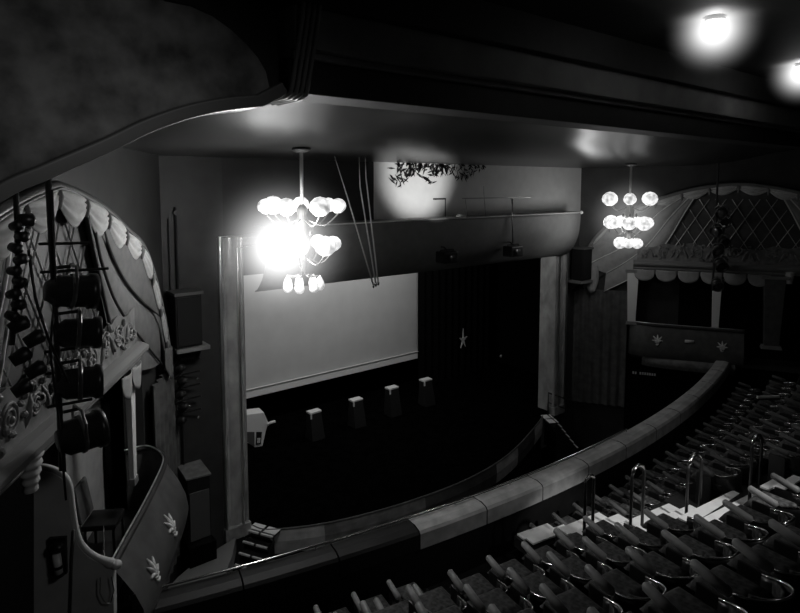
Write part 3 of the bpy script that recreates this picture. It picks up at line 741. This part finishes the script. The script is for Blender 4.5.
# ------------------------------------------------------------------ lighting booms
def parcan(parent, c, aim, L=.36, r=.135, m=M_lant):
    """drum lantern, its mouth towards aim"""
    aim = Vector(aim).normalized(); R = Vector((0, 0, 1)).rotation_difference(aim).to_matrix()
    b = MB().lathe([(0, -L*.5), (r*.55, -L*.5), (r*.62, -L*.44), (r*.8, -L*.36), (r*.92, -L*.3), (r*.95, L*.3), (r*1.06, L*.34), (r*1.06, L*.5), (r*.9, L*.5), (r*.88, L*.35), (0, L*.33)], c, R, n=22).build('lantern', m, parent, smooth=True)
    MB().lathe([(0, L*.38), (r*.82, L*.36), (r*.86, L*.34)], c, R, n=20).build('lens', M_lens, b, smooth=True)
    MB().lathe([(r*.98, -.02), (r*1.03, -.015), (r*1.03, .015), (r*.98, .02)], c, R, n=22).build('band', M_brassd, b, smooth=True)
    x = aim.cross(Vector((0, 0, 1)));  x = x.normalized() if x.length > .01 else Vector((1, 0, 0))
    u = x.cross(aim).normalized()
    yk = [c + x * (r*1.05), c + x * (r*1.12) + u * r * .9, c + x * r * .6 + u * r * 1.5, c - x * r * .6 + u * r * 1.5, c - x * (r*1.12) + u * r * .9, c - x * (r*1.05)]
    MB().tube(yk, .013, 6).build('yoke', M_brassd, b)
    return b
# near boom hung beneath the arch
by = 5.82; bx = at(54, 280, Y=by).x
t = thing('lighting_boom', (bx, by, -2.6), 'tall black pole of drum lanterns silhouetted in front of the near canopy', 'lighting pole')
MB().tube([(at(48, 177, Y=by).x, by, at(48, 177, Y=by).z), tuple(at(51, 235, Y=by)), tuple(at(55, 300, Y=by)), tuple(at(62, 470, Y=by))], .026, 10).build('pole', M_iron, t, smooth=True)
MB().tube([tuple(at(*p, Y=by - .06)) for p in ((52, 190), (56, 280), (50, 350), (60, 430), (66, 500))], .010, 6).build('cable', M_iron, t, smooth=True)
for py, dx in ((243, 16), (271, 24), (350, 14), (372, 14), (405, 14)):
    z = at(58, py, Y=by).z
    MB().tube([(bx - .1, by, z), (bx + dx / 55, by + .02, z - .015)], .014, 6).build('cross_bar', M_iron, t)
for k, (px, py, aim, L, r) in enumerate(((71, 291, (.97, .06, -.12), .40, .15), (78, 333, (.95, -.1, -.1), .36, .135), (80, 383, (.97, -.15, -.05), .36, .145), (81, 434, (.96, .1, .06), .38, .165))):
    c = at(px, py, Y=by + .02)
    parcan(t, c, aim, L, r)
    zz = c.z + r * 1.45
    MB().tube([(bx + .02, by, zz), (c.x, by + .01, zz)], .016, 6).build('clamp_arm', M_iron, t)
# second boom at the edge with a run of small lamps
qx, qy = at(20, 270, Y=5.64).x, 5.64
t = thing('lamp_string_pole', (qx, qy, -1.9), 'slim dark pole strung with small black lamps against the pale canopy cloth', 'lighting pole')
top, bot = at(21, 225, Y=qy), at(12, 345, Y=qy)
MB().tube([Vector((qx, qy, -.05)), Vector((qx, qy, top.z + .08)), Vector((qx - .01, qy, top.z - .3)), Vector((bot.x, qy, bot.z))], .022, 8).build('pole', M_iron, t)
for k in range(9):
    v = k / 8; c = Vector((lerp(qx, bot.x + .02, v) + (.03 if k % 2 else -.01), qy - .05, lerp(top.z, top.z - .72, v)))
    MB().lathe([(0, -.05), (.035, -.05), (.045, .03), (.03, .05), (0, .05)], c, Matrix.Rotation(1.3 + .3 * (k % 3), 3, 'X') @ Matrix.Rotation(.6, 3, 'Y'), n=10).build('lamp', M_iron, t, smooth=True)
MB().lathe([(0, -.06), (.05, -.06), (.055, .05), (.03, .07), (0, .07)], Vector((qx + .05, qy - .04, top.z + .04)), Matrix.Rotation(pi/2, 3, 'Y'), n=12).build('end_lamp', M_lant, t, smooth=True)
MB().tube([Vector((qx + .06, qy - .05, top.z - .2)), Vector((qx + .09, qy - .05, top.z - .6)), Vector((qx + .17, qy - .04, top.z - .95)), Vector((qx + .3, qy - .02, top.z - 1.35))], .012, 6).build('cable', M_iron, t, smooth=True)
for k in range(5):
    c = Vector((bot.x + .05 + .1 * (k % 2), qy - .03, top.z - .8 - .13 * k))
    MB().lathe([(0, -.07), (.05, -.07), (.065, .05), (.04, .08), (0, .08)], c, Matrix.Rotation(1.1, 3, 'Y'), n=10).build('lantern', M_iron, t, smooth=True)
# far boom
cR = S('R', 3.5, .6, -1.5)
t = thing('lighting_boom', (cR.x, cR.y, -2.95), 'black pole of clustered lanterns hanging in front of the far box', 'lighting pole')
MB().tube([(cR.x, cR.y, .62), (cR.x, cR.y, -2.95)], .03, 8).build('pole', M_iron, t)
for k, (dx, z, aim) in enumerate(((.05, -.75, (-.8, -.3, -.3)), (.18, -1.0, (-.6, -.5, -.3)), (-.12, -1.25, (-.9, .2, -.2)), (.22, -1.55, (-.5, -.6, -.3)), (-.05, -1.8, (-.8, -.4, -.3)), (.12, -2.2, (-.6, -.6, -.4)), (.0, -2.75, (-.7, -.5, -.4)))):
    c = Vector((cR.x + dx, cR.y - .12, z)); parcan(t, c, aim, .34, .14 + .02 * (k == 5))
    MB().tube([(cR.x, cR.y, z + .18), c + Vector((0, 0, .2))], .014, 6).build('clamp_arm', M_iron, t)
for dx, z in ((-.16, -1.12), (.2, -.72)):
    MB().sphere((cR.x + dx, cR.y - .3, z), .03).build('glint', M_white, t, smooth=True)

# ------------------------------------------------------------------ chandeliers
def chandelier(loc, z_top, label, hot, gs=1.3):
    c = Vector(loc)
    t = thing('chandelier', (c.x, c.y, z_top), label, 'chandelier', 'globe chandeliers')
    MB().lathe([(0, 0), (.14, 0), (.15, -.02), (.1, -.05), (.04, -.07), (0, -.07)], (c.x, c.y, z_top), n=20).build('ceiling_rose', M_dark if hot else M_mould, t, smooth=True)
    MB().tube([(c.x, c.y, z_top - .04), (c.x, c.y, c.z - .9)], .028, 10).build('rod', M_white, t, smooth=True)
    MB().lathe([(0, .1), (.05, .06), (.09, 0), (.07, -.1), (.12, -.25), (.1, -.4), (.15, -.6), (.09, -.8), (.05, -.95), (0, -1.05)], (c.x, c.y, c.z - .05), n=18).build('stem_body', M_brassd, t, smooth=True)
    for (n, R, z, r, sx) in (((7, .56, 0, .145, 0), (7, .48, -.6, .15, .3), (7, .26, -1.22, .09, .2)) if hot else ((6, .56, 0, .18, .03), (7, .46, -.62, .18, -.42), (5, .22, -1.15, .15, -.6))):
        for k in range(n):
            a = 2 * pi * k / n + sx + (.2 if hot else .5)
            p = Vector((c.x + R * math.cos(a), c.y + R * math.sin(a), c.z + z))
            q = Vector((c.x + .07 * math.cos(a), c.y + .07 * math.sin(a), c.z + z - .2))
            m1 = Vector((c.x + R * .6 * math.cos(a), c.y + R * .6 * math.sin(a), c.z + z - .3)); m2 = Vector((p.x, p.y, p.z - .12))
            if z < -1: q.z += .35; m1.z += .42; m2 = Vector((p.x, p.y, p.z + .13))
            ar = MB().tube(smooth_poly([tuple(q), tuple(m1), tuple(m2)], 8), .012, 6).build('arm', M_brassd, t, smooth=True)
            if z < -1 and hot:
                MB().lathe([(.012, .13), (.03, .1), (.06, .04), (r*.85, -.03), (r*.7, -.08), (r*.35, -.105), (0, -.11)], p, n=12).build('bulb', M_globe2, ar, smooth=True)
            else:
                rr = r * (1 + .12 * ((k * 7) % 3 - 1))
                MB().lathe([(rr*.3, -rr*.85), (rr*.5, -rr*.75), (rr*.9, -rr*.38), (rr*1.0, .0), (rr*.88, rr*.45), (rr*.5, rr*.82), (0, rr*.95)], p, n=16).build('globe', M_globe, ar, smooth=True)
    for k in range(10):
        a = 2 * pi * k / 10
        MB().lathe([(0, .06), (.02, .02), (.026, -.02), (0, -.07)], (c.x + .17 * math.cos(a), c.y + .17 * math.sin(a), c.z - .42 - .3 * (k % 2)), n=6).build('crystal_drop', M_lens, t)
    return t
CL = at(302, 206, Y=8.2); CR_ = at(630, 199, Y=8.45)
tl = chandelier(CL, .56, 'blazing globe chandelier with one glaring lamp, nearest the gilded pillar', True)
tr = chandelier(CR_, .545, 'dimmer globe chandelier hanging before the far swagged canopy', False)
hot = at(281, 246, Y=8.0)
MB().sphere(hot, .26, 1, 1, 1, 20).build('glaring_globe', M_hot, tl, smooth=True)
# emissive sphere standing in for lens bloom around a lamp
def bloom(c, R, k, name, label, fall):
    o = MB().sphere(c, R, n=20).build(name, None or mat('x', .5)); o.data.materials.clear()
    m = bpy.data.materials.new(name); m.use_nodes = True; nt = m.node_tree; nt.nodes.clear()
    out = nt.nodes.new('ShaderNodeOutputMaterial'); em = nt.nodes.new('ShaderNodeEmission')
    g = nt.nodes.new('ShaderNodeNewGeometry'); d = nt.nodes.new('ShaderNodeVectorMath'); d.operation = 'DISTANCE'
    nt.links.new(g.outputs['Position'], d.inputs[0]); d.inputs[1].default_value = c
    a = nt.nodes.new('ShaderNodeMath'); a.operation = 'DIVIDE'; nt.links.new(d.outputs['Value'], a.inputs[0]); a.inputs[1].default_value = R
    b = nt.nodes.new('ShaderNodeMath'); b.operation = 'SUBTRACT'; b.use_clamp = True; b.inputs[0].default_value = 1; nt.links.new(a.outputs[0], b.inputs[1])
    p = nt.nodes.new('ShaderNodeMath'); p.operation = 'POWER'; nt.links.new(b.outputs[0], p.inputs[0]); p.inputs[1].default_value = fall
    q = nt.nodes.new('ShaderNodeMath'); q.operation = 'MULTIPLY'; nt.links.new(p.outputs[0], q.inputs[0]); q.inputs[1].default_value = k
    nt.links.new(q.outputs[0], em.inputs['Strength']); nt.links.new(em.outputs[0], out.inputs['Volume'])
    o.data.materials.append(m); tag(o, label, 'bloom', kind='stuff')
bloom(hot, 1.5, 5, 'bloom_glow', 'imitated lens bloom around the glaring chandelier lamp', 5)
bloom(CR_ + Vector((0, 0, -.5)), 1.1, .25, 'bloom_glow', 'faint imitated lens bloom around the far chandelier', 1.5)

# ------------------------------------------------------------------ ceiling downlights
for k, (px, py) in enumerate(((715, 28), (803, 74))):
    c = at(px, py - 9, Z=2.22)
    t = thing('ceiling_downlight', c, ('bright ceiling downlight throwing a star-like pool on the dark ceiling', 'second ceiling downlight just at the edge of view, beyond the brighter one')[k], 'ceiling light', 'ceiling downlights')
    MB().lathe([(.08, .03), (.11, .03), (.13, 0), (.12, -.03), (.085, -.03)], c, n=24).build('ring', M_mould, t, smooth=True)
    MB().lathe([(0, -.02), (.05, -.015), (.085, .0)], c, n=20).build('lens', M_spot, t, smooth=True)

# ------------------------------------------------------------------ circle: ledge, floor, seats
CX, CY = 9.65, 35.25
def RC(r, x=None, th=None, z=0):
    if th is None: th = math.asin((x - CX) / r)
    return Vector((CX + r * math.sin(th), CY - r * math.cos(th), z))
def arc_rows(prof, x0, x1, n=70):
    th0, th1 = math.asin((x0 - CX) / 29), math.asin((x1 - CX) / 29)
    return [[RC(r, th=lerp(th0, th1, k/n), z=z) for r, z in prof] for k in range(n + 1)]
ROWS = [(29.5, -5.35), (30.3, -4.9), (31.15, -4.2), (31.9, -3.8), (32.75, -3.33), (33.69, -2.77)]
AH = .62
prof = [(29.2, -6.9), (29.2, ROWS[0][1] - AH), (30.15, ROWS[0][1] - AH), (30.15, ROWS[1][1] - AH), (30.92, ROWS[1][1] - AH), (30.92, ROWS[2][1] - AH)]
for a, b in zip(ROWS[2:], ROWS[3:]): prof += [(b[0] - .05, a[1] - AH), (b[0] - .05, b[1] - AH)]
prof += [(34.6, ROWS[5][1] - AH), (34.6, -2.85), (35.5, -2.85), (35.5, -2.3), (38.5, -2.3)]
mb = MB(); mb.strip(arc_rows(prof, 1.0, 20)); struct(mb.build('floor_circle', M_carpet))
mb = MB(); mb.strip(arc_rows([(29.18, -5.05), (29.18, -6.9), (28.98, -6.9), (28.88, -5.9), (28.92, -5.1)], 1.3, 18.2)); struct(mb.build('trim_circle_front', M_ledges, smooth=True))
t = thing('circle_ledge', RC(29.05, 9.65, z=-5.1), 'long padded grey ledge curving along the front of the circle', 'ledge')
nseg = 13.0
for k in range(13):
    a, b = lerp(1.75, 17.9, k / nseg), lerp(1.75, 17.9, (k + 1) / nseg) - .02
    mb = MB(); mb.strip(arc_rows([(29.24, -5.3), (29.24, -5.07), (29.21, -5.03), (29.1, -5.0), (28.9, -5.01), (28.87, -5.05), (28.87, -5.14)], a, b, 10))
    mb.build('padded_top', M_ledge if a > 5.2 else M_ledges, t, smooth=False)  # near-end tops darkened in colour to stand for shade
t = thing('ledge_rail', RC(29.12, 9.65, z=-4.9), 'thin shiny brass rail running along the circle ledge', 'rail')
th0, th1 = math.asin((1.75 - CX) / 28.9), math.asin((11.0 - CX) / 28.9)
MB().tube([RC(28.93, th=lerp(th0, th1, k/60), z=-4.955) for k in range(61)], .016, 8).build('rail', M_brass, t, smooth=True)
for k in range(9): p = RC(28.93, th=lerp(th0, th1, k/8), z=-5.02); MB().tube([p, p + Vector((0, 0, .05))], .010, 6).build('stanchion', M_brassd, t)

# one tub seat, then copies
def seat_proto():
    t = thing('tub_seat', (0, 0, 0), None, 'seat', 'tub seats of the circle')
    a = .2625
    MB().tube([(-a, .175, AH - .005), (-a, .16, AH - .005), (-a, .02, AH - .04), (-a, -.105, AH - .068), (-a, -.125, AH - .072)], [.02, .036, .04, .04, .02], 10).build('armrest', M_arm, t, smooth=True)
    MB().box((-a, .02, (AH - .12) / 2), (.03, .22, AH - .13)).build('side_standard', M_iron, t, bevel=.01)
    def cush(u, v):
        x = (u - .5) * .40; y = lerp(-.2, .24, v); e = 1 - max(abs(2*u - 1), abs(2*v - 1)) ** 6
        return (x, y, .36 + .09 * e)
    MB().grid(cush, 12, 12).build('cushion', M_seat, t, smooth=True, solid=.03)
    def path(u): # tub outline
        th = lerp(-.08, pi + .08, u); return (.2 * math.cos(th), -.12 - .26 * abs(math.sin(th)) ** .8 * (1 if math.sin(th) >= 0 else -1))
    def shell(u, v):
        x, y = path(u); top = lerp(AH - .12, AH - .04, math.sin(pi * u)); return (x * (.9 + .1 * v), y * 1, lerp(.28, top, v))
    b = MB().grid(shell, 24, 6).build('backrest', M_shell, t, smooth=True, solid=.025)
    MB().tube([(*path(k/24), lerp(AH - .12, AH - .04, math.sin(pi * k/24)) + .012) for k in range(25)], .012, 7).build('shiny_rim', M_brass, b, smooth=True)
    def pad(u, v):
        th = lerp(.35, pi - .35, u); x, y = .17 * math.cos(th), -.12 - .2 * math.sin(th); return (x, y, lerp(.42, AH - .07, v))
    MB().grid(pad, 14, 5).build('back_pad', M_seat, b, smooth=True, solid=.02)
    MB().box((0, -.02, .18), (.34, .06, .34)).build('pedestal', M_iron, t, bevel=.015)
    return t
proto = seat_proto()
extra_arm = [c for c in proto.children if c.name.startswith(('armrest', 'side_standard'))]
ORD = 'first second third fourth fifth sixth seventh eighth ninth tenth eleventh twelfth thirteenth fourteenth fifteenth sixteenth seventeenth eighteenth nineteenth twentieth twenty-first twenty-second twenty-third twenty-fourth twenty-fifth twenty-sixth twenty-seventh twenty-eighth twenty-ninth thirtieth'.split()
RN = ['front row', 'second row', 'third row', 'fourth row', 'fifth row', 'rearmost row']
AISLE = [(5.0, 7.1), (5.0, 7.7), (6.7, 9.0), (7.1, 9.4), (7.6, 9.6), (8.5, 10.2)]
first = True
arm_shade = [c for c in proto.children if c.name.startswith('armrest')][0].data.copy(); arm_shade.materials[0] = M_armsh  # same leather with shade put into its colour, for seats beyond the aisle
arm_pale = [c for c in proto.children if c.name.startswith('armrest')][0].data
# angular phase of each row from the armrests seen in the photograph
PH = [4.2, 4.0, 5.87, 4.91, 4.93, 4.33]
for ri, (r, z) in enumerate(ROWS):
    rs = r + .22; sp = .525 / rs; ph = math.asin((PH[ri] - CX) / r) + .255 / rs
    lst = []
    for k in range(-12, 32):
        th = ph + k * sp; p = RC(rs, th=th, z=z - AH)
        px, py = proj(p.x, p.y, p.z + .55)
        if p.x < 3.55 + (0 if ri < 2 else -1.0) or p.x > 17.2: continue
        if AISLE[ri][0] < p.x < AISLE[ri][1]: continue
        if px < 325 or px > 830 or py > 650: continue
        lst.append((th, p))
    for k, (th, p) in enumerate(lst):
        o = proto if first else copy_tree(proto); first = False
        o.location = p; o.rotation_euler = (0, 0, th)
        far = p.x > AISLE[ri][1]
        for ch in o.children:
            if ch.name.startswith('armrest'): ch.data = arm_shade if far else arm_pale
        o['label'] = f"dark tub seat with {'shade-darkened' if far else 'pale'} armrest, {ORD[k]} from the near end, {RN[ri]}"
    if lst:
        for e in extra_arm:
            c = e.copy(); COL.objects.link(c); c.parent = o
            if c.name.startswith('armrest'): c.data = arm_shade
            c.location = Vector((.525, 0, 0))

# pale treads of the stepped aisle that climbs between the seat blocks
seg = [((533, 545), (571, 531), -5.2, .42), ((580, 541), (628, 521), -4.82, .46), ((642, 538), (701, 512), -4.62, .46), ((708, 530), (768, 498), -4.42, .46), ((782, 492), (803, 480), -3.95, .3)]
for k, (A, B, z, dep) in enumerate(seg):
    pa, pb = at(*A, Z=z), at(*B, Z=z)
    d = (pb - pa).normalized(); w = Vector((-d.y, d.x, 0))
    if w.y < 0: w = -w
    t = thing('aisle_step', (pa + pb) / 2 + Vector((0, 0, -.02)), ('pale lit double tread of the seating aisle, lowest and nearest the ledge', 'pale lit double tread of the seating aisle, second above the ledge', 'pale lit double tread in the middle of the seating aisle',
         'pale lit double tread beside the tallest hooped handrail', 'topmost pale tread of the seating aisle, mostly in shadow')[k], 'step', 'lit treads of the seating aisle')
    for j in (0, 1):
        ww = w * (dep * .38); q0, q1 = pa + w * (dep * .58 * j) + d * (.04 * j), pb + w * (dep * .58 * j) - d * (.10 * j)
        z0 = Vector((0, 0, -.08 * j))
        MB().hexa([v + z0 for v in (q0, q1, q1 + ww, q0 + ww)] + [v + z0 + Vector((0, 0, .025)) for v in (q0, q1, q1 + ww, q0 + ww)]).build('tread', M_board, t)
    MB().hexa([v + Vector((0, 0, h)) for h in (-.25, -.085) for v in (pa, pb, pb + w * dep, pa + w * dep)]).build('riser_block', M_carpet, t)

# hooped aisle handrails
for k, (px, py, pt, w, zz) in enumerate(((584, 541, 478, .17, -4.82), (630, 539, 469, .26, -4.70), (686, 519, 459, .36, -4.62), (749, 506, 440, .30, -4.42))):
    b = at(px, py, Z=zz); h = at(px, pt, Y=b.y).z - zz; th = math.asin((b.x - CX) / 30.8)
    ax = Vector((math.cos(th), math.sin(th), 0))
    b2 = b + ax * w
    t = thing('hoop_handrail', b, ('shiny hooped handrail on two posts, nearest the circle ledge', 'second shiny hooped handrail rising from the lit boards', 'third shiny hooped handrail, wider than the two before it', 'tallest shiny hooped handrail at the far end of the lit boards')[k], 'handrail', 'hooped aisle handrails')
    hr = w / 2
    pts = [b, b + Vector((0, 0, h - hr))] + [b + ax * (hr - hr * math.cos(a)) + Vector((0, 0, h - hr + hr * math.sin(a))) for a in [pi * j / 8 for j in range(1, 8)]] + [b2 + Vector((0, 0, h - hr)), b2]
    MB().tube(pts[2:9], .024, 8).build('hoop', M_brass, t, smooth=True)
    MB().tube(pts[:3], .022, 8).build('post', M_iron, t, smooth=True); MB().tube(pts[8:], .022, 8).build('post', M_iron, t, smooth=True)
    for q in (b, b2): MB().lathe([(0, .02), (.045, .018), (.05, 0), (0, 0)], q, n=12).build('foot_plate', M_brassd, t)
# small dressing: a pale bar standing in for a lit armrest in the dark seating
c = at(768, 397, Z=-4.6)
t = thing('pale_bar', c, 'short pale bar in the dark seating near the far box', 'bar')
MB().box(c, (.5, .05, .05), R=Matrix.Rotation(-.6, 3, 'Z')).build('strip', M_white, t)
MB().box(c + Vector((0, .01, -.04)), (.56, .07, .04), R=Matrix.Rotation(-.6, 3, 'Z')).build('bar_base', M_iron, t)

# ------------------------------------------------------------------ lights
def light(kind, loc, e, size=.1, aim=None, spot=None, blend=.4, rect=None):
    d = bpy.data.lights.new(kind.lower() + '_lamp', kind); d.energy = e
    o = bpy.data.objects.new(d.name, d); COL.objects.link(o); o.location = Vector(loc)
    if kind == 'AREA':
        d.size = size
        if rect: d.shape = 'RECTANGLE'; d.size, d.size_y = rect
    else: d.shadow_soft_size = size
    if aim is not None: o.rotation_euler = (Vector(aim) - Vector(loc)).to_track_quat('-Z', 'Y').to_euler()
    if spot: d.spot_size = math.radians(spot); d.spot_blend = blend
    return o
light('POINT', CL + Vector((0, 0, -.3)), 26, .4)
light('POINT', hot + Vector((-.05, -.35, 0)), 80, .15)
light('POINT', CR_ + Vector((.15, .85, -.7)), 26, .25)
for px, py in ((715, 28), (803, 74)):
    c = at(px, py - 9, Z=2.22); bloom(c + Vector((0, 0, -.14)), .7, 7, 'bloom_glow', 'imitated lens bloom around the brighter ceiling downlight' if px < 750 else 'imitated lens bloom around the ceiling downlight at the edge of view', 3.6); light('SPOT', c + Vector((0, 0, -.3)), 60, .05, aim=c + Vector((0, 0, 1)), spot=130, blend=1)  # emissive sphere imitates lens bloom; unseen upward spot added for the pool
# unseen area lamp added to wash the screen
light('AREA', (9.2, 12.6, -.9), 120, 1, aim=(9.0, 15.5, -3.6), rect=(6, .6))
# unseen spot added in front of the pelmet to wash the header
light('SPOT', (9.3, 8.9, -.45), 190, .1, aim=(9.35, 11.0, .2), spot=66, blend=.8)
# unseen spots added to light aisle treads, ledge, canopy cloth and plaster field
light('SPOT', (6.5, -2.4, 1.9), 2000, .1, aim=(8.0, 4.1, -4.7), spot=14, blend=.6)
light('SPOT', (6.5, -2.4, 1.95), 230, .15, aim=(6.7, 3.3, -3.7), spot=32, blend=1)
light('SPOT', (10.0, 1.0, 2.1), 115, .15, aim=(9.6, 6.2, -5.0), spot=60, blend=.7)
light('SPOT', (3.0, -1.0, 1.9), 88, .5, aim=(1.6, 7.4, -2.0), spot=50, blend=.8)
light('SPOT', (1.6, 3.2, .2), 14, .3, aim=(.9, 5.7, .75), spot=80, blend=1)

w = bpy.data.worlds.new('world'); SC.world = w; w.use_nodes = True
w.node_tree.nodes['Background'].inputs[0].default_value = (.5, .5, .5, 1); w.node_tree.nodes['Background'].inputs[1].default_value = .0025
SC.view_settings.view_transform = 'Standard'; SC.view_settings.look = 'None'; SC.view_settings.exposure = 0
SC.cycles.use_denoising = True
SC.cycles.max_bounces = 5; SC.cycles.volume_bounces = 0
SC.cycles.sample_clamp_indirect = 3
